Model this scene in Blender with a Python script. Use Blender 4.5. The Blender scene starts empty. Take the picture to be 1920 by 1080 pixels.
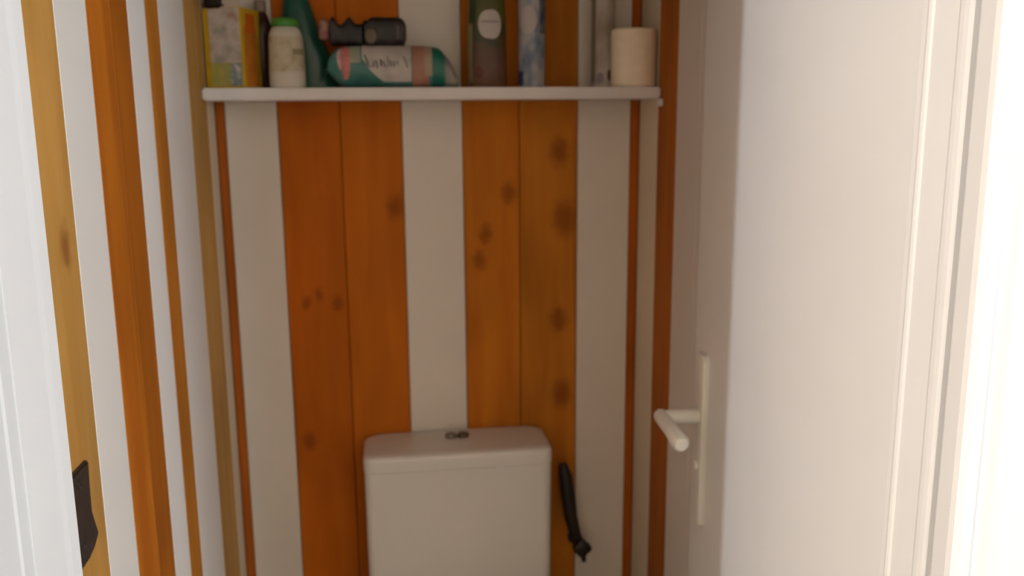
import bpy, bmesh, math, random
from mathutils import Matrix, Vector
random.seed(4)
R = math.radians
S = bpy.context.scene
COL = S.collection

# ------------------------------------------------------------------ camera
cd = bpy.data.cameras.new('camera'); cam = bpy.data.objects.new('camera', cd); COL.objects.link(cam)
right = Vector((0.9894182660, -0.1449037887, -0.0073747486))
down = Vector((-0.0346245621, -0.1864495501, -0.9818542178))
fwd = Vector((0.1408993775, 0.9717198451, -0.1894938207))
m = Matrix((right, -down, -fwd)).transposed().to_4x4(); m.translation = (0, 0, 1.40)
cam.matrix_world = m
cd.sensor_width = 36; cd.lens = 36 * 1650 / 1920; cd.clip_start = 0.02
cd.dof.use_dof = True; cd.dof.focus_distance = 0.72; cd.dof.aperture_fstop = 7.0
S.camera = cam

# ------------------------------------------------------------------ world, light, exposure
W = bpy.data.worlds.new('world'); S.world = W; W.use_nodes = True
W.node_tree.nodes['Background'].inputs[0].default_value = (0.75, 0.85, 1.0, 1)
W.node_tree.nodes['Background'].inputs[1].default_value = 1.0
vs = S.view_settings
vs.view_transform = 'Standard'; vs.look = 'None'; vs.gamma = 1; vs.exposure = 0.0; vs.use_curve_mapping = False

def area(name, loc, target, sx, sy, watts, color):
    l = bpy.data.lights.new(name, 'AREA'); l.shape = 'RECTANGLE'; l.size = sx; l.size_y = sy
    l.energy = watts; l.color = color
    o = bpy.data.objects.new(name, l); COL.objects.link(o); o.location = loc
    o.rotation_euler = (Vector(target) - Vector(loc)).to_track_quat('-Z', 'Y').to_euler()
    return o
# daylight coming in through the hall window, to the right of the camera
area('hall_window_daylight', (2.17, -1.75, 1.68), (0.0, -1.75, 1.60), 1.5, 0.95, 132, (0.73, 0.87, 1.0))
# bare bulb further along the hall, to the left
l = bpy.data.lights.new('hall_bulb', 'POINT'); l.energy = 150; l.color = (0.87, 0.935, 1.0); l.shadow_soft_size = 0.022
o = bpy.data.objects.new('hall_bulb', l); COL.objects.link(o); o.location = (-1.90, -0.76, 2.25)

# ------------------------------------------------------------------ helpers
def nodes(name, rough=0.6, spec=0.3):
    m_ = bpy.data.materials.new(name); m_.use_nodes = True
    nt = m_.node_tree; b = nt.nodes['Principled BSDF']
    b.inputs['Roughness'].default_value = rough
    b.inputs['Specular IOR Level'].default_value = spec
    return m_, nt, b

def plain(name, c, rough=0.6, spec=0.3, metal=0, var=0.08, scale=12, bump=0.0, bscale=60):
    """procedural colour: base tone with soft noise variation, optional fine relief"""
    m_, nt, b = nodes(name, rough, spec); b.inputs['Metallic'].default_value = metal
    tc = nt.nodes.new('ShaderNodeTexCoord'); n = nt.nodes.new('ShaderNodeTexNoise')
    n.inputs['Scale'].default_value = scale; n.inputs['Detail'].default_value = 3
    nt.links.new(tc.outputs['Object'], n.inputs['Vector'])
    r = nt.nodes.new('ShaderNodeValToRGB')
    r.color_ramp.elements[0].position = .3; r.color_ramp.elements[1].position = .7
    r.color_ramp.elements[0].color = tuple(x * (1 - var) for x in c) + (1,)
    r.color_ramp.elements[1].color = tuple(min(1, x * (1 + var)) for x in c) + (1,)
    nt.links.new(n.outputs['Fac'], r.inputs['Fac']); nt.links.new(r.outputs['Color'], b.inputs['Base Color'])
    if bump:
        n2 = nt.nodes.new('ShaderNodeTexNoise'); n2.inputs['Scale'].default_value = bscale
        nt.links.new(tc.outputs['Object'], n2.inputs['Vector'])
        bp = nt.nodes.new('ShaderNodeBump'); bp.inputs['Strength'].default_value = bump; bp.inputs['Distance'].default_value = .002
        nt.links.new(n2.outputs['Fac'], bp.inputs['Height']); nt.links.new(bp.outputs['Normal'], b.inputs['Normal'])
    return m_

def mottle(name, cols, scale=40, rough=0.45, stretch=(1, 1, 1), spec=.35):
    """blotchy print: several colours through a noise-driven ramp"""
    m_, nt, b = nodes(name, rough, spec)
    tc = nt.nodes.new('ShaderNodeTexCoord'); mp = nt.nodes.new('ShaderNodeMapping'); mp.inputs['Scale'].default_value = stretch
    n = nt.nodes.new('ShaderNodeTexNoise'); n.inputs['Scale'].default_value = scale; n.inputs['Detail'].default_value = 2
    nt.links.new(tc.outputs['Object'], mp.inputs['Vector']); nt.links.new(mp.outputs['Vector'], n.inputs['Vector'])
    r = nt.nodes.new('ShaderNodeValToRGB'); e = r.color_ramp.elements
    k = len(cols)
    while len(e) < k: e.new(.5)
    for i, c in enumerate(cols):
        e[i].position = .3 + .4 * i / max(1, k - 1); e[i].color = tuple(c) + (1,)
    nt.links.new(n.outputs['Fac'], r.inputs['Fac']); nt.links.new(r.outputs['Color'], b.inputs['Base Color'])
    return m_

def wood(name, c, c2, axis='x', knots=(), seed=0.0, rough=0.62):
    """varnished pine: grain stretched along z; knots are (u, z, radius) in wall coordinates"""
    m_, nt, b = nodes(name, rough, .12)
    N, L = nt.nodes.new, nt.links.new
    tc = N('ShaderNodeTexCoord'); mp = N('ShaderNodeMapping')
    mp.inputs['Location'].default_value = (seed, seed * 1.7, seed * .3)
    mp.inputs['Scale'].default_value = (1, 1, .09); L(tc.outputs['Object'], mp.inputs['Vector'])
    n = N('ShaderNodeTexNoise'); n.inputs['Scale'].default_value = 26; n.inputs['Detail'].default_value = 5; n.inputs['Distortion'].default_value = .8
    L(mp.outputs['Vector'], n.inputs['Vector'])
    r = N('ShaderNodeValToRGB'); r.color_ramp.elements[0].position = .32; r.color_ramp.elements[1].position = .68
    r.color_ramp.elements[0].color = tuple(c2) + (1,); r.color_ramp.elements[1].color = tuple(c) + (1,)
    L(n.outputs['Fac'], r.inputs['Fac'])
    out = r.outputs['Color']
    n2 = N('ShaderNodeTexNoise'); n2.inputs['Scale'].default_value = 5; n2.inputs['Detail'].default_value = 2
    mp2 = N('ShaderNodeMapping'); mp2.inputs['Location'].default_value = (seed * 3, 0, seed); mp2.inputs['Scale'].default_value = (1, 1, .5)
    L(tc.outputs['Object'], mp2.inputs['Vector']); L(mp2.outputs['Vector'], n2.inputs['Vector'])
    mr = N('ShaderNodeMapRange'); mr.inputs['From Min'].default_value = .35; mr.inputs['From Max'].default_value = .65
    mr.inputs['To Min'].default_value = .84; mr.inputs['To Max'].default_value = 1.14; L(n2.outputs['Fac'], mr.inputs['Value'])
    mx = N('ShaderNodeMix'); mx.data_type = 'RGBA'; mx.blend_type = 'MULTIPLY'; mx.inputs['Factor'].default_value = 1
    L(out, mx.inputs['A']); cmb = N('ShaderNodeCombineColor')
    for s_ in ('Red', 'Green', 'Blue'): L(mr.outputs['Result'], cmb.inputs[s_])
    L(cmb.outputs['Color'], mx.inputs['B']); out = mx.outputs['Result']
    if knots:
        nk = N('ShaderNodeTexNoise'); nk.inputs['Scale'].default_value = 55; nk.inputs['Detail'].default_value = 3; L(tc.outputs['Object'], nk.inputs['Vector'])
        ks = N('ShaderNodeVectorMath'); ks.operation = 'MULTIPLY_ADD'; L(nk.outputs['Color'], ks.inputs[0]); ks.inputs[1].default_value = (.016, .016, .03)
        koff = N('ShaderNodeVectorMath'); koff.operation = 'SUBTRACT'; L(tc.outputs['Object'], koff.inputs[0]); koff.inputs[1].default_value = (.008, .008, .015)
        L(koff.outputs[0], ks.inputs[2])
    for (u, z, rad) in knots:
        p = (u, 0, z) if axis == 'x' else (0, u, z)
        sc = (1, 0, .7) if axis == 'x' else (0, 1, .7)
        sb = N('ShaderNodeVectorMath'); sb.operation = 'SUBTRACT'; L(ks.outputs[0], sb.inputs[0]); sb.inputs[1].default_value = p
        ml = N('ShaderNodeVectorMath'); ml.operation = 'MULTIPLY'; L(sb.outputs[0], ml.inputs[0]); ml.inputs[1].default_value = sc
        ln = N('ShaderNodeVectorMath'); ln.operation = 'LENGTH'; L(ml.outputs[0], ln.inputs[0])
        k = N('ShaderNodeMapRange'); k.interpolation_type = 'SMOOTHSTEP'
        k.inputs['From Min'].default_value = rad * .25; k.inputs['From Max'].default_value = rad * 1.9
        k.inputs['To Min'].default_value = .62; k.inputs['To Max'].default_value = 0; L(ln.outputs['Value'], k.inputs['Value'])
        kx = N('ShaderNodeMix'); kx.data_type = 'RGBA'; L(k.outputs['Result'], kx.inputs['Factor']); L(out, kx.inputs['A'])
        kx.inputs['B'].default_value = (.17, .035, .004, 1); out = kx.outputs['Result']
    L(out, b.inputs['Base Color'])
    bp = N('ShaderNodeBump'); bp.inputs['Strength'].default_value = .08; bp.inputs['Distance'].default_value = .001
    L(n.outputs['Fac'], bp.inputs['Height']); L(bp.outputs['Normal'], b.inputs['Normal'])
    return m_

def link(name, me, mat, parent=None, loc=None, smooth=False, **props):
    ob = bpy.data.objects.new(name, me); COL.objects.link(ob)
    if mat: me.materials.append(mat)
    if smooth:
        for p in me.polygons: p.use_smooth = True
        try: me.set_sharp_from_angle(angle=R(40))
        except Exception: pass
    if parent: ob.parent = parent
    if loc: ob.location = loc
    for k, v in props.items(): ob[k] = v
    return ob

def mesh(name, v, f):
    me = bpy.data.meshes.new(name); me.from_pydata([tuple(p) for p in v], [], f)
    bm = bmesh.new(); bm.from_mesh(me); bmesh.ops.recalc_face_normals(bm, faces=bm.faces); bm.to_mesh(me); bm.free()
    return me

def box(x0, x1, y0, y1, z0, z1, bev=0, seg=2):
    bm = bmesh.new(); bmesh.ops.create_cube(bm, size=1)
    for v in bm.verts:
        v.co = ((x0 + x1) / 2 + v.co.x * (x1 - x0), (y0 + y1) / 2 + v.co.y * (y1 - y0), (z0 + z1) / 2 + v.co.z * (z1 - z0))
    if bev: bmesh.ops.bevel(bm, geom=bm.edges[:], offset=bev, segments=seg, affect='EDGES', profile=.5)
    me = bpy.data.meshes.new('box'); bm.to_mesh(me); bm.free(); return me

def extrude(poly, a0, a1, axis='z'):
    """polygon of 2D points extruded along an axis"""
    def P(u, w, a): return (u, w, a) if axis == 'z' else ((a, u, w) if axis == 'x' else (u, a, w))
    n = len(poly)
    v = [P(u, w, a0) for u, w in poly] + [P(u, w, a1) for u, w in poly]
    f = [tuple(range(n)), tuple(range(n, 2 * n))] + [(i, (i + 1) % n, n + (i + 1) % n, n + i) for i in range(n)]
    return mesh('extr', v, f)

def loft(rings):
    n = len(rings[0]); v = [p for r_ in rings for p in r_]; f = []
    for j in range(len(rings) - 1):
        for i in range(n):
            f.append((j * n + i, j * n + (i + 1) % n, (j + 1) * n + (i + 1) % n, (j + 1) * n + i))
    f.append(tuple(range(n))); f.append(tuple(range((len(rings) - 1) * n, len(rings) * n)))
    return mesh('loft', v, f)

def sring(cx, cy, z, hx, hy, n=32, p=2.0):
    out = []
    for i in range(n):
        a = 2 * math.pi * i / n; c, s = math.cos(a), math.sin(a)
        out.append((cx + hx * math.copysign(abs(c) ** (2 / p), c), cy + hy * math.copysign(abs(s) ** (2 / p), s), z))
    return out

def lathe(prof, n=40, sx=1, sy=1, p=2.0, cx=0, cy=0):
    return loft([sring(cx, cy, z, r_ * sx, r_ * sy, n, p) for r_, z in prof])

def tube(pts, rad, n=12):
    """round tube through points, with rounded ends; rad may be a list"""
    pts = [Vector(p) for p in pts]; rs = rad if isinstance(rad, (list, tuple)) else [rad] * len(pts)
    rings = []; up = None
    for i, p in enumerate(pts):
        t = (pts[min(i + 1, len(pts) - 1)] - pts[max(i - 1, 0)]).normalized()
        if up is None:
            up = t.orthogonal().normalized()
        up = (up - t * up.dot(t)).normalized(); s = t.cross(up)
        rings.append([p + rs[i] * (up * math.cos(2 * math.pi * k / n) + s * math.sin(2 * math.pi * k / n)) for k in range(n)])
    return loft(rings)

def wrap_patch(surf, u0, u1, v0, v1, nu=14, nv=14, shape=None):
    """thin printed patch lying on a parametric surface; surf(u, v, offset) -> point"""
    v = []; f = []
    for off in (.0003, .0009):
        for i in range(nu + 1):
            for j in range(nv + 1):
                a, b_ = i / nu * 2 - 1, j / nv * 2 - 1
                if shape == 'disc':   # square to disc
                    a, b_ = a * math.sqrt(1 - b_ * b_ / 2), b_ * math.sqrt(1 - a * a / 2)
                v.append(surf(u0 + (u1 - u0) * (a + 1) / 2, v0 + (v1 - v0) * (b_ + 1) / 2, off))
    m1 = (nu + 1) * (nv + 1); I = lambda i, j: i * (nv + 1) + j
    for i in range(nu):
        for j in range(nv):
            q = (I(i, j), I(i + 1, j), I(i + 1, j + 1), I(i, j + 1)); f.append(q); f.append(tuple(m1 + k for k in q))
    rim = [I(i, 0) for i in range(nu + 1)] + [I(nu, j) for j in range(1, nv + 1)] + [I(i, nv) for i in range(nu - 1, -1, -1)] + [I(0, j) for j in range(nv - 1, 0, -1)]
    for k in range(len(rim)):
        a, b_ = rim[k], rim[(k + 1) % len(rim)]; f.append((a, b_, m1 + b_, m1 + a))
    return mesh('patch', v, f)

def thing(name, label, cat, loc, rz=0, group=None):
    o_ = bpy.data.objects.new(name, None); COL.objects.link(o_); o_.location = loc; o_.rotation_euler = (0, 0, rz)
    o_.empty_display_size = .03
    o_['label'] = label; o_['category'] = cat
    if group: o_['group'] = group
    return o_

def struct(name, me, mat, label=None, **k):
    o_ = link(name, me, mat, kind='structure', **k)
    if label: o_['label'] = label
    return o_

# ------------------------------------------------------------------ materials
M_white = plain('white_board_paint', (.76, .70, .635), .5, .3, var=.03, scale=5)
M_gloss = plain('door_paint', (.79, .78, .77), .38, .4, var=.02, scale=4)
M_frame = plain('frame_paint', (.77, .76, .75), .4, .35, var=.02, scale=6)
M_case = plain('casing_paint', (.70, .695, .69), .4, .35, var=.02, scale=6)
M_plaster = plain('hall_plaster', (.72, .58, .43), .8, .2, var=.03, bump=.1)
M_ceil = plain('ceiling_paint', (.66, .54, .40), .8, .2, var=.02)
M_tile = plain('floor_tiles', (.05, .03, .018), .5, .3, var=.15, scale=4)
M_carc = plain('wall_behind_boards', (.16, .10, .06), .9, .1)
M_shelf = plain('shelf_paint', (.74, .70, .68), .45, .3, var=.05, scale=14)
M_porc = plain('toilet_plastic', (.72, .69, .65), .25, .5, var=.01)
M_hand = plain('handle_nylon', (.78, .76, .70), .32, .5, var=.02)
M_iron = plain('wrought_iron', (.028, .018, .014), .5, .4, var=.3, scale=60, bump=.3, bscale=150)
M_dark = plain('dark_rubber', (.018, .013, .010), .5, .4, var=.3)

ORANGE, ORANGE2 = (.46, .135, .010), (.36, .092, .006)
# ------------------------------------------------------------------ structure: shell
ZC = 2.42
XL, XR, YB = -.317, .531, 1.80           # faces of the boarding
YF0, YF1 = .615, .69                     # partition with the doorway
struct('floor', box(-2.3, 2.3, -3.2, 2.0, -.06, 0), M_tile)
struct('ceiling', box(-2.3, 2.3, -3.2, 2.0, ZC, ZC + .06), M_ceil)
T = .012
wall_back = struct('wall_back', box(XL - .06, XR + .06, YB + T, YB + .12, 0, ZC), M_carc)
wall_left = struct('wall_left', box(XL - .10, XL - T, YF1, YB + T, 0, ZC), M_carc)
wall_right = struct('wall_right', box(XR + T, XR + .10, YF1, YB + T, 0, ZC), M_carc)
OL, OR, OH = -.263, .456, 2.04           # rough opening

def front_wall():
    bm = bmesh.new()
    for (x0, x1, z0, z1) in ((-2.2, OL, 0, ZC), (OR, 2.2, 0, ZC), (OL, OR, OH, ZC)):
        g = bmesh.ops.create_cube(bm, size=1)['verts']
        for v in g: v.co = ((x0 + x1) / 2 + v.co.x * (x1 - x0), (YF0 + YF1) / 2 + v.co.y * (YF1 - YF0), (z0 + z1) / 2 + v.co.z * (z1 - z0))
    me = bpy.data.meshes.new('wf'); bm.to_mesh(me); bm.free(); return me
struct('wall_front', front_wall(), M_plaster)
struct('wall_hall_left', box(-2.3, -2.2, -3.1, YF1, 0, ZC), M_plaster)
struct('wall_hall_back', box(-2.3, 2.3, -3.1, -3.0, 0, ZC), M_plaster)
def window_wall():
    bm = bmesh.new()
    for (y0, y1, z0, z1) in ((-3.0, -2.55, 0, ZC), (-.95, YF1, 0, ZC), (-2.55, -.95, 0, 1.15), (-2.55, -.95, 2.2, ZC)):
        g = bmesh.ops.create_cube(bm, size=1)['verts']
        for v in g: v.co = (2.25 + v.co.x * .1, (y0 + y1) / 2 + v.co.y * (y1 - y0), (z0 + z1) / 2 + v.co.z * (z1 - z0))
    me = bpy.data.meshes.new('ww'); bm.to_mesh(me); bm.free(); return me
struct('wall_hall_right', window_wall(), M_plaster)
win = struct('window_1', box(2.21, 2.29, -2.55, -.95, 1.15, 1.2), M_frame)
for nm, b_ in (('window_frame', (-2.55, -2.5, 1.2, 2.2)), ('window_frame', (-1.0, -.95, 1.2, 2.2)), ('window_frame', (-2.5, -1.0, 2.15, 2.2)), ('window_mullion', (-1.77, -1.73, 1.2, 2.15))):
    link(nm, box(2.22, 2.28, b_[0], b_[1], b_[2], b_[3], .005), M_frame, win)

# ------------------------------------------------------------------ boarding
CH = .0016
CHS = .0006          # the side boarding is closed up tighter
def board(parent, mat, u0, u1, side):
    """one vertical plank with chamfered edges; u runs along the wall"""
    g = .0006
    u0 += g; u1 -= g; c = min(CH if side == 'back' else CHS, (u1 - u0) * .3)
    prof = [(u0, T), (u0, c), (u0 + c, 0), (u1 - c, 0), (u1, c), (u1, T)]     # (u, depth behind the face)
    if side == 'back': poly = [(u, YB + d) for u, d in prof]
    elif side == 'left': poly = [(XL - d, u) for u, d in prof]
    else: poly = [(XR + d, u) for u, d in prof]
    return link('plank', extrude(poly, 0.0, ZC - .001), mat, parent)

k = 0
def wd(c, c2, axis='x', knots=()):
    global k; k += 1
    return wood('varnished_pine_%d' % k, c, c2, axis, knots, seed=k * 1.37)
RED, RED2 = (.47, .115, .008), (.40, .088, .005)
back = [
    (XL, -.2995, wd((.48, .125, .012), (.40, .095, .008))), (-.2995, -.200, M_white),
    (-.200, -.080, wd((.56, .140, .006), (.48, .110, .004), 'x', [(-.162, 1.031, .008), (-.137, 1.048, .007), (-.101, 1.030, .009), (-.171, .737, .012)])),
    (-.080, .041, wd((.56, .152, .008), (.48, .122, .005), 'x', [(.022, 1.224, .014)])),
    (.041, .1625, M_white),
    (.1625, .2785, wd((.56, .185, .012), (.46, .130, .008), 'x', [(.207, 1.165, .011), (.256, 1.249, .013), (.193, 1.11, .012)])),
    (.2785, .400, wd((.53, .190, .016), (.43, .135, .010), 'x', [(.361, 1.331, .016), (.373, 1.194, .022), (.362, .978, .015), (.368, .812, .018)])),
    (.400, .512, M_white), (.512, XR, wd(RED, RED2))]
for u0, u1, mt in back: board(wall_back, mt, u0, u1, 'back')
M_white_shade = plain('shaded_white_paint', (.78, .68, .52), .5, .3, var=.04, scale=5)  # white corner boards, their shade tinted into the colour
GOLD, GOLD2 = (.52, .27, .070), (.44, .21, .045)
OLIVE, OLIVE2 = (.56, .32, .085), (.48, .25, .06)
left = [(1.725, 1.80, M_white_shade), (1.577, 1.725, wd(OLIVE, OLIVE2, 'y')),
        (1.402, 1.577, M_white), (1.325, 1.402, wd((.47, .17, .018), (.41, .13, .012), 'y')),
        (1.235, 1.325, M_white), (1.155, 1.235, wd((.40, .115, .008), (.34, .09, .006), 'y')), (1.067, 1.155, wd(ORANGE, ORANGE2, 'y')),
        (.9645, 1.067, M_white), (.865, .9645, wd(GOLD, GOLD2, 'y', [(.93, 1.277, .012)])), (.775, .865, M_white), (YF1, .775, wd(GOLD, GOLD2, 'y'))]
for u0, u1, mt in left: board(wall_left, mt, u0, u1, 'left')
BRN, BRN2 = (.47, .15, .02), (.39, .11, .014)
rgt = [(1.677, 1.80, M_white_shade), (1.566, 1.677, wd(BRN, BRN2, 'y')), (1.45, 1.566, M_white), (1.335, 1.45, M_white),
       (1.22, 1.335, wd(BRN, BRN2, 'y')), (1.10, 1.22, M_white), (.98, 1.10, wd(BRN, BRN2, 'y')), (.86, .98, M_white), (.775, .86, wd(BRN, BRN2, 'y')), (YF1, .775, M_white)]
for u0, u1, mt in rgt: board(wall_right, mt, u0, u1, 'right')

# ------------------------------------------------------------------ door frame: linings and casings
LR = [(OR, .6255), (.4408, .6255), (.4398, .6262), (.4388, .629), (.4384, .634), (.4386, .639), (.4400, .643), (.4402, .674), (.4388, .676), (.4382, .679), (.4388, .682), (.4402, .684), (.4402, YF1), (OR, YF1)]
struct('trim_1', extrude(LR, 0, OH), M_frame, 'white painted door lining with a thin bead on the hinge side')
LL = [(OL, .6125), (-.2505, .6125), (-.2493, .664), (-.2485, .674), (-.248, YF1), (OL, YF1)]
struct('trim_2', extrude(LL, 0, OH), M_frame, 'white painted door lining on the left of the doorway')
struct('trim_3', box(-.248, .438, .627, YF1, 2.02, OH), M_frame)
CR = [(.4375, .6145), (.4365, .612), (.4365, .596), (.4385, .592), (.444, .5895), (.452, .5895), (.456, .593), (.462, .593), (.468, .589), (.475, .587), (.505, .587), (.510, .592), (.510, .6145)]
struct('trim_4', extrude(CR, 0, 2.09), M_case, 'white moulded door casing on the right of the doorway')
CLp = [(-.2512, .612), (-.2515, .597), (-.2525, .594), (-.2525, .560), (-.2545, .555), (-.262, .5525), (-.300, .5525), (-.322, .558), (-.322, .6145), (-.2635, .6145), (-.2635, .612)]
struct('trim_5', extrude(CLp, 0, 2.09), M_case, 'white moulded door casing on the left of the doorway')
struct('trim_6', box(-.322, .51, .590, .6145, 2.035, 2.09, .003), M_case)

# ------------------------------------------------------------------ the open door (hinged on the right, swung into the room)
hx, hy = .4435, .693
fx, fy = .4825, 1.300
dl = math.hypot(fx - hx, fy - hy); da = math.atan2(fx - hx, fy - hy)     # lean from the y axis
door = struct('door_1', box(0, .038, 0, dl, .012, 2.015, .0025), M_gloss, 'plain white door swung open against the right wall')
door.location = (hx, hy, 0); door.rotation_euler = (0, 0, -da)
# handle: tall back plate, spindle, lever grip pointing back to the hinge, key hole
hy0 = dl - .055                             # along the door
hz = .945
hs = thing('door_handle', 'x', 'x', (0, 0, 0)); del hs['label']; del hs['category']; hs.parent = door
pl = [(hy0 - .0195, .776), (hy0 - .016, .770), (hy0 + .016, .770), (hy0 + .0195, .776), (hy0 + .0195, 1.036), (hy0 + .012, 1.044), (hy0 - .012, 1.044), (hy0 - .0195, 1.036)]
def plate():
    me = extrude(pl, -.009, 0, 'x'); bm = bmesh.new(); bm.from_mesh(me)
    es = [e for e in bm.edges if all(v.co.x < -.005 for v in e.verts)]
    bmesh.ops.bevel(bm, geom=es, offset=.0035, segments=3, affect='EDGES', profile=.5); bm.to_mesh(me); bm.free(); return me
link('back_plate', plate(), M_hand, hs, smooth=True)
link('spindle', tube([(-.006, hy0, hz), (-.010, hy0, hz), (-.058, hy0, hz), (-.066, hy0, hz)], [.0115, .0115, .0115, .0085], 20), M_hand, hs, smooth=True)
link('lever_grip', tube([(-.0668, hy0 + .012, hz + .0015), (-.0665, hy0 + .008, hz + .001), (-.066, hy0, hz), (-.064, hy0 - .055, hz - .003), (-.0625, hy0 - .097, hz - .006), (-.0623, hy0 - .102, hz - .0063)],
                        [.006, .0105, .0115, .0115, .0130, .0095], 20), M_hand, hs, smooth=True)
link('key_collar', tube([(-.008, hy0, .866), (-.0125, hy0, .866), (-.0135, hy0, .866)], [.008, .008, .006], 18), M_hand, hs, smooth=True)
for hzz in (.22, 1.72):
    link('hinge', tube([(-.003, -.004, hzz), (-.003, -.004, hzz + .001), (-.003, -.004, hzz + .079), (-.003, -.004, hzz + .08)], [.003, .0045, .0045, .003], 12), M_frame, door, smooth=True)

# ------------------------------------------------------------------ iron plate on the left wall, next to the frame
ip = thing('iron_plate', 'dark wrought iron plate with a flared lower tip on the pale golden plank', 'wall plate', (XL, .88, .957))
pp = [(-.042, .100), (.037, .098), (.034, .070), (.033, .044), (.046, .013), (.030, .004), (.012, .0), (-.042, .0)]
def ironplate():
    me = extrude(pp, .0, .005, 'x'); bm = bmesh.new(); bm.from_mesh(me)
    bmesh.ops.bevel(bm, geom=[e for e in bm.edges if all(v.co.x > .004 for v in e.verts)], offset=.0015, segments=2, affect='EDGES'); bm.to_mesh(me); bm.free(); return me
link('plate', ironplate(), M_iron, ip)
for zz in (.085, .018):
    link('screw', tube([(.0045, .004, zz), (.006, .004, zz), (.0068, .004, zz)], [.005, .0045, .002], 12), M_iron, ip)

# ------------------------------------------------------------------ shelf
ZS = 1.457
sh = thing('wall_shelf', 'narrow white shelf board spanning the back wall above the cistern', 'shelf', (.107, 1.74, 1.435))
def shelf_me():
    v = []
    pts = [(XL + .001 - .107, 1.676 - 1.74), (XR - .001 - .107, 1.656 - 1.74), (XR - .001 - .107, .0595), (XL + .001 - .107, .0595)]
    me = extrude(pts, 0, .022); bm = bmesh.new(); bm.from_mesh(me)
    bmesh.ops.bevel(bm, geom=bm.edges[:], offset=.003, segments=2, affect='EDGES'); bm.to_mesh(me); bm.free(); return me
link('board', shelf_me(), M_shelf, sh)
link('end_bracket', box(XR - .010 - .107, XR - .001 - .107, 1.640 - 1.74, 1.664 - 1.74, -.015, -.0002, .002), M_shelf, sh)

# ------------------------------------------------------------------ toilet
to = thing('toilet', 'cream white toilet with a boxy cistern standing against the back wall', 'toilet', (.132, 1.72, 0))
def rrect(hx_, y0, y1, z, rf, rb, n=6):
    pts = []
    for (cx, cy, r_, a0) in ((hx_ - rf, y0 + rf, rf, -90), (hx_ - rb, y1 - rb, rb, 0), (-hx_ + rb, y1 - rb, rb, 90), (-hx_ + rf, y0 + rf, rf, 180)):
        for i in range(n + 1):
            a = R(a0 + 90 * i / n); pts.append((cx + r_ * math.cos(a), cy + r_ * math.sin(a), z))
    return pts
ty1 = .078
tank = loft([rrect(.178, -.050, ty1, .372, .018, .01), rrect(.186, -.060, ty1, .39, .018, .01), rrect(.1875, -.0625, ty1, .50, .018, .01), rrect(.1885, -.0638, ty1, .7115, .018, .01)])
link('cistern', tank, M_porc, to, smooth=True)
lid = loft([rrect(.1885, -.0638, ty1 + .0005, .7118, .018, .012), rrect(.1895, -.065, ty1 + .0005, .7130, .019, .012), rrect(.190, -.0655, ty1 + .0005, .735, .020, .02), rrect(.1893, -.0648, ty1, .7395, .020, .03),
            rrect(.187, -.0625, ty1 - .001, .7435, .020, .034), rrect(.183, -.0585, ty1 - .003, .7455, .020, .036), rrect(.17, -.045, ty1 - .010, .7465, .02, .036)])
lo = link('cistern_lid', lid, M_porc, to, smooth=True)
M_chrome = plain('brushed_chrome', (.20, .165, .13), .4, .4, metal=.2, var=.1)
M_chrome2 = plain('dark_chrome', (.10, .07, .035), .45, .4, metal=.1, var=.2)  # darker olive tone for the second button
for bx_, mt in ((-.0095, M_chrome), (.0155, M_chrome2)):
    link('flush_button', tube([(bx_, .028, .744), (bx_, .028, .751), (bx_, .028, .7545), (bx_, .028, .7555)], [.0122, .0122, .0105, .006], 24), mt, lo, smooth=True)
bowl = loft([sring(0, -.22, 0, .11, .20, 36, 2.4), sring(0, -.22, .04, .105, .19, 36, 2.4), sring(0, -.24, .18, .11, .20, 36, 2.2), sring(0, -.26, .30, .15, .255, 36, 2.2), sring(0, -.27, .37, .18, .29, 36, 2.2), sring(0, -.27, .385, .183, .292, 36, 2.2)])
link('bowl', bowl, M_porc, to, smooth=True)
link('foot', box(-.10, .10, -.12, ty1, 0, .371, .02, 3), M_porc, to, smooth=True)
seat = loft([sring(0, -.275, .386, .185, .285, 36, 2.2), sring(0, -.275, .40, .188, .288, 36, 2.2), sring(0, -.275, .412, .188, .288, 36, 2.2), sring(0, -.275, .422, .17, .27, 36, 2.2)])
link('seat_lid', seat, M_porc, to, smooth=True)

# ------------------------------------------------------------------ stop valve with hose
va = thing('stop_valve', 'dark water stop valve and hose beside the cistern on the back wall', 'valve', (.398, 1.80, .476))
link('hose', tube([(-.035, -.040, .190), (-.030, -.043, .165), (-.024, -.045, .12), (-.018, -.046, .07), (-.008, -.046, .03), (.0, -.045, .008)], [.009, .0145, .0160, .0145, .0125, .011], 14), M_dark, va, smooth=True)
link('body', tube([(0, -.001, 0), (0, -.005, 0), (0, -.006, 0), (0, -.05, 0), (0, -.056, 0)], [.016, .016, .0095, .0105, .006], 14), M_dark, va, smooth=True)
link('knob', loft([[(.004 + r_ * math.cos(a) * (1 + .12 * math.cos(4 * a)), y_, .002 + r_ * math.sin(a) * (1 + .12 * math.cos(4 * a))) for a in [2 * math.pi * i / 24 for i in range(24)]] for r_, y_ in ((.012, -.052), (.0185, -.056), (.0185, -.068), (.013, -.072))]), M_dark, va, smooth=True)
link('tap_lever', box(.002, .012, -.072, -.06, -.028, -.012, .003), M_dark, va)

# ------------------------------------------------------------------ things on the shelf
Z = ZS + .0004
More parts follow.
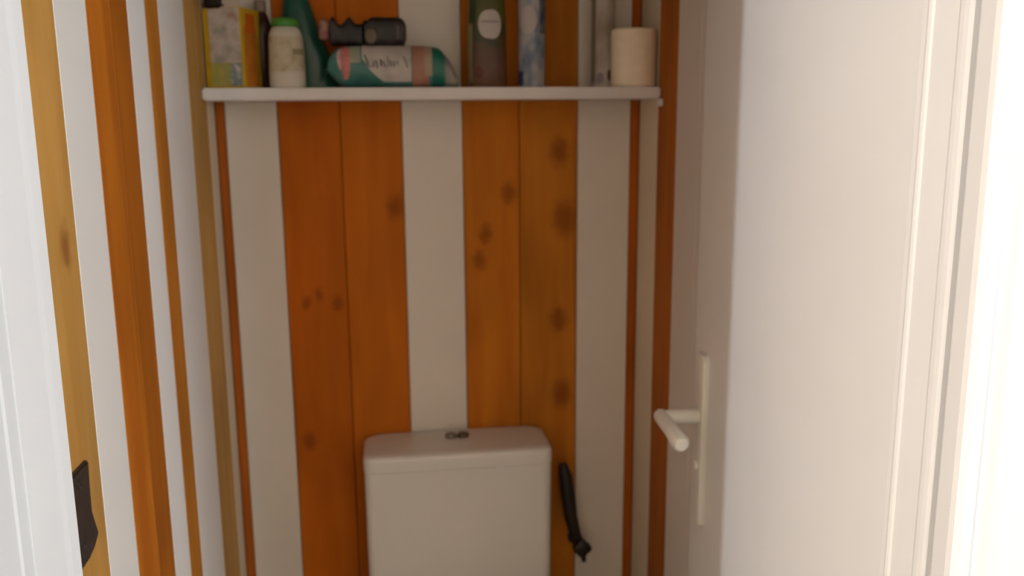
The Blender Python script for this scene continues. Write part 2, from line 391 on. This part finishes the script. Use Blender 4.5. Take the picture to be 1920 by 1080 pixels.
# 1 carton
M_yel = plain('yellow_card', (.58, .36, .02), .5, .3, var=.12, scale=30)
M_pict = mottle('carton_picture', [(.22, .30, .26), (.45, .40, .35), (.60, .54, .50), (.50, .43, .38), (.42, .24, .16)], 26, .5)
M_lime = mottle('carton_lime_print', [(.50, .47, .16), (.42, .40, .10), (.36, .36, .16)], 40, .5)
M_org = plain('orange_print', (.60, .20, .025), .5, .3, var=.15, scale=40)
M_deep = plain('deep_orange_print', (.58, .12, .01), .5, .3, var=.1)
ca = thing('cleaning_carton', 'yellow cardboard carton with a grey picture panel and orange side on the shelf', 'box', (-.2655, 1.7335, Z), R(-24))
cw, cdp, ch = .080, .060, .141
link('carton_body', box(-cw / 2, cw / 2, -cdp / 2, cdp / 2, 0, ch, .0012), M_yel, ca)
fy_ = -cdp / 2
link('picture_panel', box(-cw / 2 + .013, cw / 2 - .004, fy_ - .0008, fy_ - .0001, .045, ch - .001), M_pict, ca)
link('lime_panel', box(-cw / 2 + .013, .012, fy_ - .0008, fy_ - .0001, .004, .0445), M_lime, ca)
link('grey_panel', box(.0125, cw / 2 - .004, fy_ - .0008, fy_ - .0001, .004, .0445), mottle('carton_grey_print', [(.45, .45, .44), (.20, .27, .27), (.62, .58, .55)], 60), ca)
sx_ = cw / 2
link('side_panel', box(sx_ + .0001, sx_ + .0008, fy_ + .006, -fy_ - .016, .004, ch - .03), M_org, ca)
link('side_badge', box(sx_ + .0009, sx_ + .0014, fy_ + .012, -fy_ - .020, .098, .132), M_deep, ca)
flap = link('top_flap', extrude([(-.002, ch), (.040, ch), (.034, ch + .020), (.006, ch + .022)], fy_, fy_ + .0012, 'y'), plain('flap_card', (.56, .48, .38), .6, .2), ca)
# dark pouch lying on the carton
M_black = mottle('black_film', [(.008, .006, .006), (.015, .011, .012), (.030, .024, .024)], 30, .42)
po = thing('dark_pouch', 'small black pouch lying on top of the yellow carton', 'pouch', (-.2875, 1.722, Z + ch + .0003), R(-24))
def pillow(lx, ly, h, n=20, mrows=14, wob=.0):
    rings = []
    for j in range(mrows + 1):
        t = -1 + 2 * j / mrows; e = max(.06, (1 - abs(t) ** 2.6) ** .5); rings.append([])
        for i in range(n):
            a = 2 * math.pi * i / n; c, s = math.cos(a), math.sin(a)
            z_ = h / 2 + h / 2 * e * math.copysign(abs(s) ** .8, s)
            rings[-1].append((lx * t, ly * (.82 + .18 * e) * c * (1 + wob * math.sin(5 * t + i)), max(0, z_ - h / 2 * (1 - e) * .9)))
    return loft(rings)
link('pouch_body', pillow(.019, .018, .03, wob=.04), M_black, po, smooth=True)
link('pouch_seam', box(.0165, .0225, -.015, .015, .003, .0055, .0008), M_black, po)
# dark bottle behind the carton
M_brown = plain('brown_bottle', (.050, .022, .016), .3, .5, var=.2)
bb = thing('brown_bottle', 'dark brown bottle mostly hidden behind the yellow carton', 'bottle', (-.2175, 1.7765, Z))
link('bottle_body', lathe([(.017, 0), (.0195, .003), (.0195, .100), (.018, .118), (.013, .134), (.009, .142)], 30), M_brown, bb, smooth=True)
link('cap', lathe([(.010, .1425), (.0105, .144), (.0105, .162), (.009, .164)], 24), plain('brown_cap', (.30, .24, .20), .4, .4), bb, smooth=True)
# 2 white bottle with green cap
M_cream = plain('cream_plastic', (.62, .55, .42), .4, .4, var=.06, scale=25)
M_wht = plain('milk_plastic', (.58, .53, .45), .4, .35, var=.05, scale=20)
wb = thing('cream_bottle', 'squat cream bottle with a bright green cap beside the yellow carton', 'bottle', (-.166, 1.698, Z), R(10))
bp_ = [(.029, 0), (.0325, .004), (.0325, .02), (.0315, .05), (.0305, .080), (.029, .095), (.025, .104), (.0205, .108)]
link('bottle_body', lathe(bp_, 36, 1, .8, 2.5), M_wht, wb, smooth=True)
M_green = plain('green_cap_plastic', (.07, .32, .035), .4, .4, var=.15)
cap = link('cap', lathe([(.0225, .1082), (.024, .1095), (.0245, .114), (.0225, .120), (.016, .1235), (.006, .1245)], 30), M_green, wb, smooth=True)
def rsurf(sx, sy, p, rad):
    def s(u, v, off):
        r_ = rad(v); a = u; c, sn = math.cos(a), math.sin(a)
        x, y = (r_ * sx + off) * math.copysign(abs(c) ** (2 / p), c), (r_ * sy + off) * math.copysign(abs(sn) ** (2 / p), sn)
        return (x, y, v)
    return s
def prad(prof):
    def r(v):
        for (r0, z0), (r1, z1) in zip(prof, prof[1:]):
            if z0 <= v <= z1: return r0 + (r1 - r0) * (v - z0) / max(1e-9, z1 - z0)
        return prof[-1][0]
    return r
srf = rsurf(1, .8, 2.5, prad(bp_))
link('label_wrap', wrap_patch(srf, R(192), R(345), .028, .090, 20, 8), mottle('bottle_label_print', [(.34, .25, .13), (.48, .41, .28), (.52, .46, .34), (.42, .30, .17)], 34), wb, smooth=True)
link('label_mark', wrap_patch(lambda u, v, o_: srf(u, v, o_ + .0008), R(282), R(325), .058, .068, 8, 4), plain('label_mark_print', (.26, .22, .14), .5), wb, smooth=True)
# 3 tall teal toilet cleaner
M_teal = plain('teal_plastic', (.006, .075, .050), .3, .4, var=.12)
tb = thing('cleaner_bottle', 'tall dark teal toilet cleaner bottle with a leaning neck behind the cream bottle', 'bottle', (-.124, 1.7655, Z))
tr_ = [(0, -.173, -.078, .024), (.004, -.176, -.074, .028), (.03, -.178, -.080, .028), (.06, -.178, -.092, .028), (.085, -.178, -.100, .027), (.105, -.178, -.108, .026), (.13, -.177, -.116, .024), (.157, -.175, -.124, .021), (.178, -.172, -.132, .018)]
link('bottle_body', loft([sring((x0 + x1) / 2 + .124, 0, z_, (x1 - x0) / 2, d_, 32, 2.4) for z_, x0, x1, d_ in tr_]), M_teal, tb, smooth=True)
link('cap', loft([sring(-.028, 0, .1785, .016, .016, 24), sring(-.031, 0, .20, .014, .014, 24), sring(-.033, 0, .21, .008, .008, 24)]), plain('teal_cap', (.02, .05, .25), .4), tb, smooth=True)
# 4 pack of wet wipes
wp = thing('wipes_pack', 'turquoise pack of wet wipes with a white lettered label lying on the shelf', 'wipes', (.024, 1.701, Z))
PX0, PX1 = -.123, .122
def pk(u, v, off=0):
    """u: 0..1 along the pack, v: angle (0 = front, 90 = top)"""
    x = PX0 + (PX1 - PX0) * u
    q = 2 * u - 1
    e = max(0.02, 1 - abs(q) ** (9 if q < 0 else 6)) ** .5
    h, d = .0365 * e + .001, .030 * (.5 + .5 * e)
    if u > .86: h *= 1 - (u - .86) * 2.0
    c, s = math.cos(v), math.sin(v)
    n = 2.6
    lean = 0
    lift = .034 * max(0, 1 - u / .16) ** 1.6            # the left end curls up off the shelf
    return (x, -(d + off) * math.copysign(abs(c) ** (2 / n), c), max(.0003, h + .0004 + (h + off) * math.copysign(abs(s) ** (2 / n), s) + lift * (1 - math.copysign(abs(s) ** (2 / n), s)) * .5))
rings = []
for j in range(33):
    u = j / 32; rings.append([pk(u, 2 * math.pi * i / 36) for i in range(36)])
M_turq = mottle('turquoise_film', [(.030, .12, .11), (.045, .165, .145), (.09, .20, .20)], 22, .32)
link('pack_body', loft(rings), M_turq, wp, smooth=True)
def pmap(f): return lambda u, v, off: pk(u, v, off)
M_lab = mottle('wipes_label_white', [(.36, .33, .30), (.45, .41, .38), (.52, .47, .44)], 30, .4)
lab = link('label_panel', wrap_patch(lambda u, v, o_: pk(.645 - (.645 - u) * (1 - .45 * max(0, R(14) - v)), v, o_), .28, .645, R(-42), R(88), 16, 14), M_lab, wp, smooth=True)
link('pink_band', wrap_patch(pk, .652, .775, R(-75), R(86), 6, 14), plain('pink_print', (.34, .165, .115), .4, var=.15, scale=30), wp, smooth=True)
link('grey_band', wrap_patch(lambda u, v, o_: pk(u, v, o_ + .0003), .745, .80, R(-20), R(84), 4, 12), plain('beige_print', (.36, .28, .20), .4, var=.15, scale=40), wp, smooth=True)
link('green_band', wrap_patch(pk, .805, .885, R(-80), R(86), 4, 14), plain('deep_turquoise_print', (.008, .125, .09), .35, var=.12), wp, smooth=True)
link('crimped_end', wrap_patch(pk, .90, .99, R(-70), R(80), 4, 12), plain('grey_film', (.26, .25, .22), .35, var=.25, scale=60), wp, smooth=True)
link('flower_petal', wrap_patch(pk, .125, .195, R(-34), R(70), 10, 12, 'disc'), plain('flower_pink', (.48, .17, .15), .4, var=.2, scale=60), wp, smooth=True)
link('flower_petal', wrap_patch(lambda u, v, o_: pk(u, v, o_ - .0002), .095, .15, R(-8), R(58), 10, 12, 'disc'), plain('flower_pale', (.50, .36, .33), .4, var=.2, scale=60), wp, smooth=True)
link('leaf_print', wrap_patch(lambda u, v, o_: pk(u, v, o_ - .0002), .19, .27, R(5), R(66), 8, 8), plain('pale_green_print', (.32, .34, .25), .4, var=.2, scale=50), wp, smooth=True)
# cursive lettering: blurred pen strokes, as on the label
M_ink = plain('label_ink', (.055, .045, .038), .5)
def stroke(u0, v0, u1, v1, w=.006):
    pts = [(u0 + (u1 - u0) * t / 6, v0 + (v1 - v0) * t / 6) for t in range(7)]
    v = []; f = []
    for off in (.0011, .0015):
        for (a, b_) in pts:
            v.append(pk(a - w / 2, b_, off)); v.append(pk(a + w / 2, b_, off))
    for i in range(6):
        a = 2 * i; q = (a, a + 1, a + 3, a + 2); f += [q, tuple(14 + t for t in q), (a, a + 2, a + 16, a + 14), (a + 1, a + 3, a + 17, a + 15)]
    f += [(0, 1, 15, 14), (12, 13, 27, 26)]
    return mesh('stroke', v, f)
for (a, b_, c_, d_, w_) in [(.300, 46, .325, 8, .010), (.325, 8, .345, 4, .008), (.37, 20, .362, 4, .007), (.385, 22, .392, 2, .008), (.418, 26, .424, 6, .012), (.436, 20, .452, 4, .008), (.47, 40, .474, 6, .006), (.49, 22, .498, 6, .008), (.515, 20, .52, 6, .008), (.54, 20, .546, 8, .006), (.585, 40, .615, 2, .006)]:
    link('lettering', stroke(a, R(b_ * .62 - 4), c_, R(d_ * .62 - 4), w_ * 1.2), M_ink, lab)
# 5 black bundle lying on the wipes
bu = thing('black_bundle', 'crumpled black packet with a tan patch lying on the turquoise wipes pack', 'packet', (-.022, 1.702, Z + .0752))
def blob(x0, x1, h, d, seed, bumps):
    rnd = random.Random(seed); rings_ = []
    nx = 18
    for j in range(nx + 1):
        t = j / nx; x = x0 + (x1 - x0) * t
        e = min(1, (min(t, 1 - t) * 14 + .25)) ** .5 if 0 < t < 1 else .55
        hh = h * (1 + sum(a * math.exp(-((t - c) / w) ** 2) for c, w, a in bumps))
        rings_.append([(x, d * e * math.copysign(abs(math.cos(a)) ** .5, math.cos(a)) * (1 + rnd.uniform(-.05, .05)), hh / 2 * (1 + e * math.copysign(abs(math.sin(a)) ** .5, math.sin(a))) + rnd.uniform(-.0006, .0006)) for a in [2 * math.pi * i / 20 for i in range(20)]])
    mz = min(p[2] for r_ in rings_ for p in r_)
    return loft([[(p[0], p[1], p[2] - mz) for p in r_] for r_ in rings_])
link('packet_fold', blob(-.066, -.003, .038, .018, 3, [(.12, .1, .35), (.58, .12, .33), (.34, .10, -.05)]), M_black, bu, smooth=True)
link('packet_body', blob(-.006, .074, .0505, .022, 5, [(.1, .08, -.12), (.95, .06, -.10)]), M_black, bu, smooth=True)
link('tan_patch', loft([[(.009 + .0105 * s_ * math.cos(a), y_, .016 + .013 * s_ * math.sin(a)) for a in [2 * math.pi * i / 24 for i in range(24)]] for s_, y_ in ((1, -.0215), (1, -.0238), (.8, -.0244))]), plain('tan_print', (.13, .095, .058), .5, var=.2), bu, smooth=True)
link('painted_sheen', box(.0545, .0625, -.0243, -.0215, .010, .036, .0012), plain('sheen_grey', (.065, .05, .052), .4), bu)  # highlight on the black film, built as a raised grey strip
link('pink_end', loft([[(-.0745 + r_ * math.cos(a) * 1.0, r_ * math.sin(a) * .9, z_) for a in [2 * math.pi * i / 22 for i in range(22)]] for r_, z_ in ((.006, .010), (.0098, .013), (.0108, .022), (.0104, .036), (.0075, .046), (.003, .048))]), mottle('pink_print', [(.26, .085, .07), (.32, .15, .11), (.36, .24, .15)], 60), bu, smooth=True)
# 6 green air freshener
gf = thing('air_freshener', 'flat green and brown air freshener bottle with a round white label', 'air freshener', (.2055, 1.727, Z))
gp = [(.034, 0), (.0368, .003), (.0368, .06), (.0352, .12), (.0335, .165), (.026, .182), (.016, .19)]
def zprint(name, stops, rough=.4):
    m_, nt, b = nodes(name, rough, .35); N, L = nt.nodes.new, nt.links.new
    tc = N('ShaderNodeTexCoord'); sp = N('ShaderNodeSeparateXYZ'); L(tc.outputs['Object'], sp.inputs[0])
    n = N('ShaderNodeTexNoise'); n.inputs['Scale'].default_value = 42; n.inputs['Detail'].default_value = 2; L(tc.outputs['Object'], n.inputs['Vector'])
    a = N('ShaderNodeMath'); a.operation = 'MULTIPLY_ADD'; L(n.outputs['Fac'], a.inputs[0]); a.inputs[1].default_value = .09; L(sp.outputs['Z'], a.inputs[2])
    mr = N('ShaderNodeMapRange'); mr.inputs['From Min'].default_value = .045; mr.inputs['From Max'].default_value = .235; L(a.outputs[0], mr.inputs['Value'])
    r = N('ShaderNodeValToRGB'); e = r.color_ramp.elements
    while len(e) < len(stops): e.new(.5)
    for i, (p, c) in enumerate(stops): e[i].position = p; e[i].color = tuple(c) + (1,)
    L(mr.outputs['Result'], r.inputs['Fac']); L(r.outputs['Color'], b.inputs['Base Color']); return m_
M_gf = zprint('freshener_print', [(0, (.17, .085, .045)), (.25, (.12, .052, .034)), (.42, (.085, .050, .022)), (.52, (.032, .040, .014)), (.66, (.095, .085, .015)), (1, (.075, .085, .014))])
link('bottle_body', lathe(gp, 36, 1, .6, 2.8), M_gf, gf, smooth=True)
gs = rsurf(1, .6, 2.8, prad(gp))
link('round_label', wrap_patch(gs, R(247), R(306), .090, .143, 14, 14, 'disc'), plain('round_label_white', (.50, .46, .42), .4, var=.04), gf, smooth=True)
link('label_line', wrap_patch(lambda u, v, o_: gs(u, v, o_ + .0008), R(256), R(299), .1195, .1225, 8, 2), plain('round_label_ink', (.30, .26, .24), .4), gf, smooth=True)
link('red_spot', wrap_patch(gs, R(236), R(262), .016, .042, 10, 10, 'disc'), plain('dark_red_print', (.11, .025, .018), .4), gf, smooth=True)
link('pale_edge', wrap_patch(gs, R(183), R(222), .008, .118, 8, 10), mottle('pale_green_edge', [(.17, .13, .05), (.26, .22, .11), (.22, .21, .09)], 40), gf, smooth=True)
link('green_panel', wrap_patch(gs, R(205), R(238), .118, .160, 8, 8), plain('leaf_green_print', (.022, .045, .012), .4, var=.3, scale=60), gf, smooth=True)
link('spray_cap', lathe([(.017, .1905), (.018, .192), (.018, .215), (.015, .222)], 24), plain('freshener_cap', (.10, .25, .05), .4), gf, smooth=True)
# 7 blue aerosol and 8 silver aerosol
def can(name, label, loc, body, capm, r_, h, rz=0):
    t = thing(name, label, 'spray can', loc, rz)
    link('can_body', lathe([(r_ - .002, 0), (r_, .0015), (r_, .004), (r_ - .0008, .006), (r_ - .0008, h - .02), (r_ - .003, h - .01), (r_ * .72, h), (r_ * .66, h + .003)], 36), body, t, smooth=True)
    link('rim', lathe([(r_ * .68, h + .0032), (r_ * .72, h + .005), (r_ * .68, h + .007)], 30), M_chrome, t, smooth=True)
    link('cap', lathe([(r_ * .64, h + .0072), (r_ * .66, h + .009), (r_ * .62, h + .03), (r_ * .4, h + .036)], 30), capm, t, smooth=True)
    return t
M_blue = mottle('blue_sky_print', [(.10, .15, .25), (.22, .27, .34), (.40, .40, .43), (.48, .45, .45)], 36, .3, (1, 1, .6))
bc = can('blue_spray_can', 'slim pale blue spray can with a round white label', (.2915, 1.725, Z), M_blue, plain('white_cap', (.6, .6, .6), .4), .0262, .195)
cs = rsurf(1, 1, 2, lambda v: .0256)
link('round_label', wrap_patch(cs, R(205), R(285), .099, .150, 12, 12, 'disc'), plain('can_label_white', (.48, .44, .43), .4, var=.08, scale=60), bc, smooth=True)
link('navy_panel', wrap_patch(cs, R(296), R(345), .10, .19, 8, 10), mottle('navy_print', [(.03, .05, .10), (.10, .12, .16), (.20, .22, .22)], 50), bc, smooth=True)
link('navy_edge', wrap_patch(cs, R(190), R(222), .006, .03, 6, 6), plain('navy_foot_print', (.05, .07, .17), .4), bc, smooth=True)
M_sil = mottle('silver_print', [(.30, .26, .20), (.44, .39, .34), (.50, .45, .42)], 24, .35, (1, 1, .5))
sc = can('silver_spray_can', 'tall silvery white spray can partly behind the toilet roll', (.4350, 1.735, Z), M_sil, plain('grey_cap', (.5, .47, .44), .4), .0235, .20)
cs2 = rsurf(1, 1, 2, lambda v: .0230)
link('violet_mark', wrap_patch(cs2, R(225), R(262), .008, .028, 6, 6, 'disc'), plain('violet_print', (.26, .20, .24), .4), sc, smooth=True)
link('dark_mark', wrap_patch(cs2, R(278), R(302), .012, .034, 6, 6, 'disc'), plain('dark_olive_print', (.10, .06, .02), .4), sc, smooth=True)
link('shade_stripe', wrap_patch(cs2, R(186), R(218), .01, .19, 6, 10), plain('shade_stripe_tone', (.22, .19, .13), .4), sc, smooth=True)  # shaded left edge of the can, painted on as a darker strip
# 9 toilet roll
M_paper = plain('toilet_paper', (.92, .80, .63), .9, .05, var=.04, scale=50, bump=.25, bscale=220)
tr = thing('toilet_roll', 'cream toilet paper roll standing on the right end of the shelf', 'toilet roll', (.4862, 1.700, Z))
def ring_mesh(ri, ro, h, n=44, b_=.003):
    prof = [(ro - b_, 0), (ro, b_), (ro, h - b_), (ro - b_, h), (ri + .001, h), (ri, h - .001), (ri, .001), (ri + .001, 0)]
    v = []; f = []; m_ = len(prof)
    for i in range(n):
        a = 2 * math.pi * i / n; v += [(r_ * math.cos(a), r_ * math.sin(a), z_) for r_, z_ in prof]
    for i in range(n):
        for j in range(m_):
            f.append((i * m_ + j, ((i + 1) % n) * m_ + j, ((i + 1) % n) * m_ + (j + 1) % m_, i * m_ + (j + 1) % m_))
    return mesh('ring', v, f)
link('paper', ring_mesh(.0212, .0430, .108), M_paper, tr, smooth=True)
link('core', ring_mesh(.0195, .0210, .107, b_=.0003), plain('core_card', (.35, .27, .19), .9, .05), tr, smooth=True)
link('loose_sheet', wrap_patch(rsurf(1, 1, 2, lambda v: .0430), R(300), R(352), .002, .106, 8, 2), M_paper, tr, smooth=True)
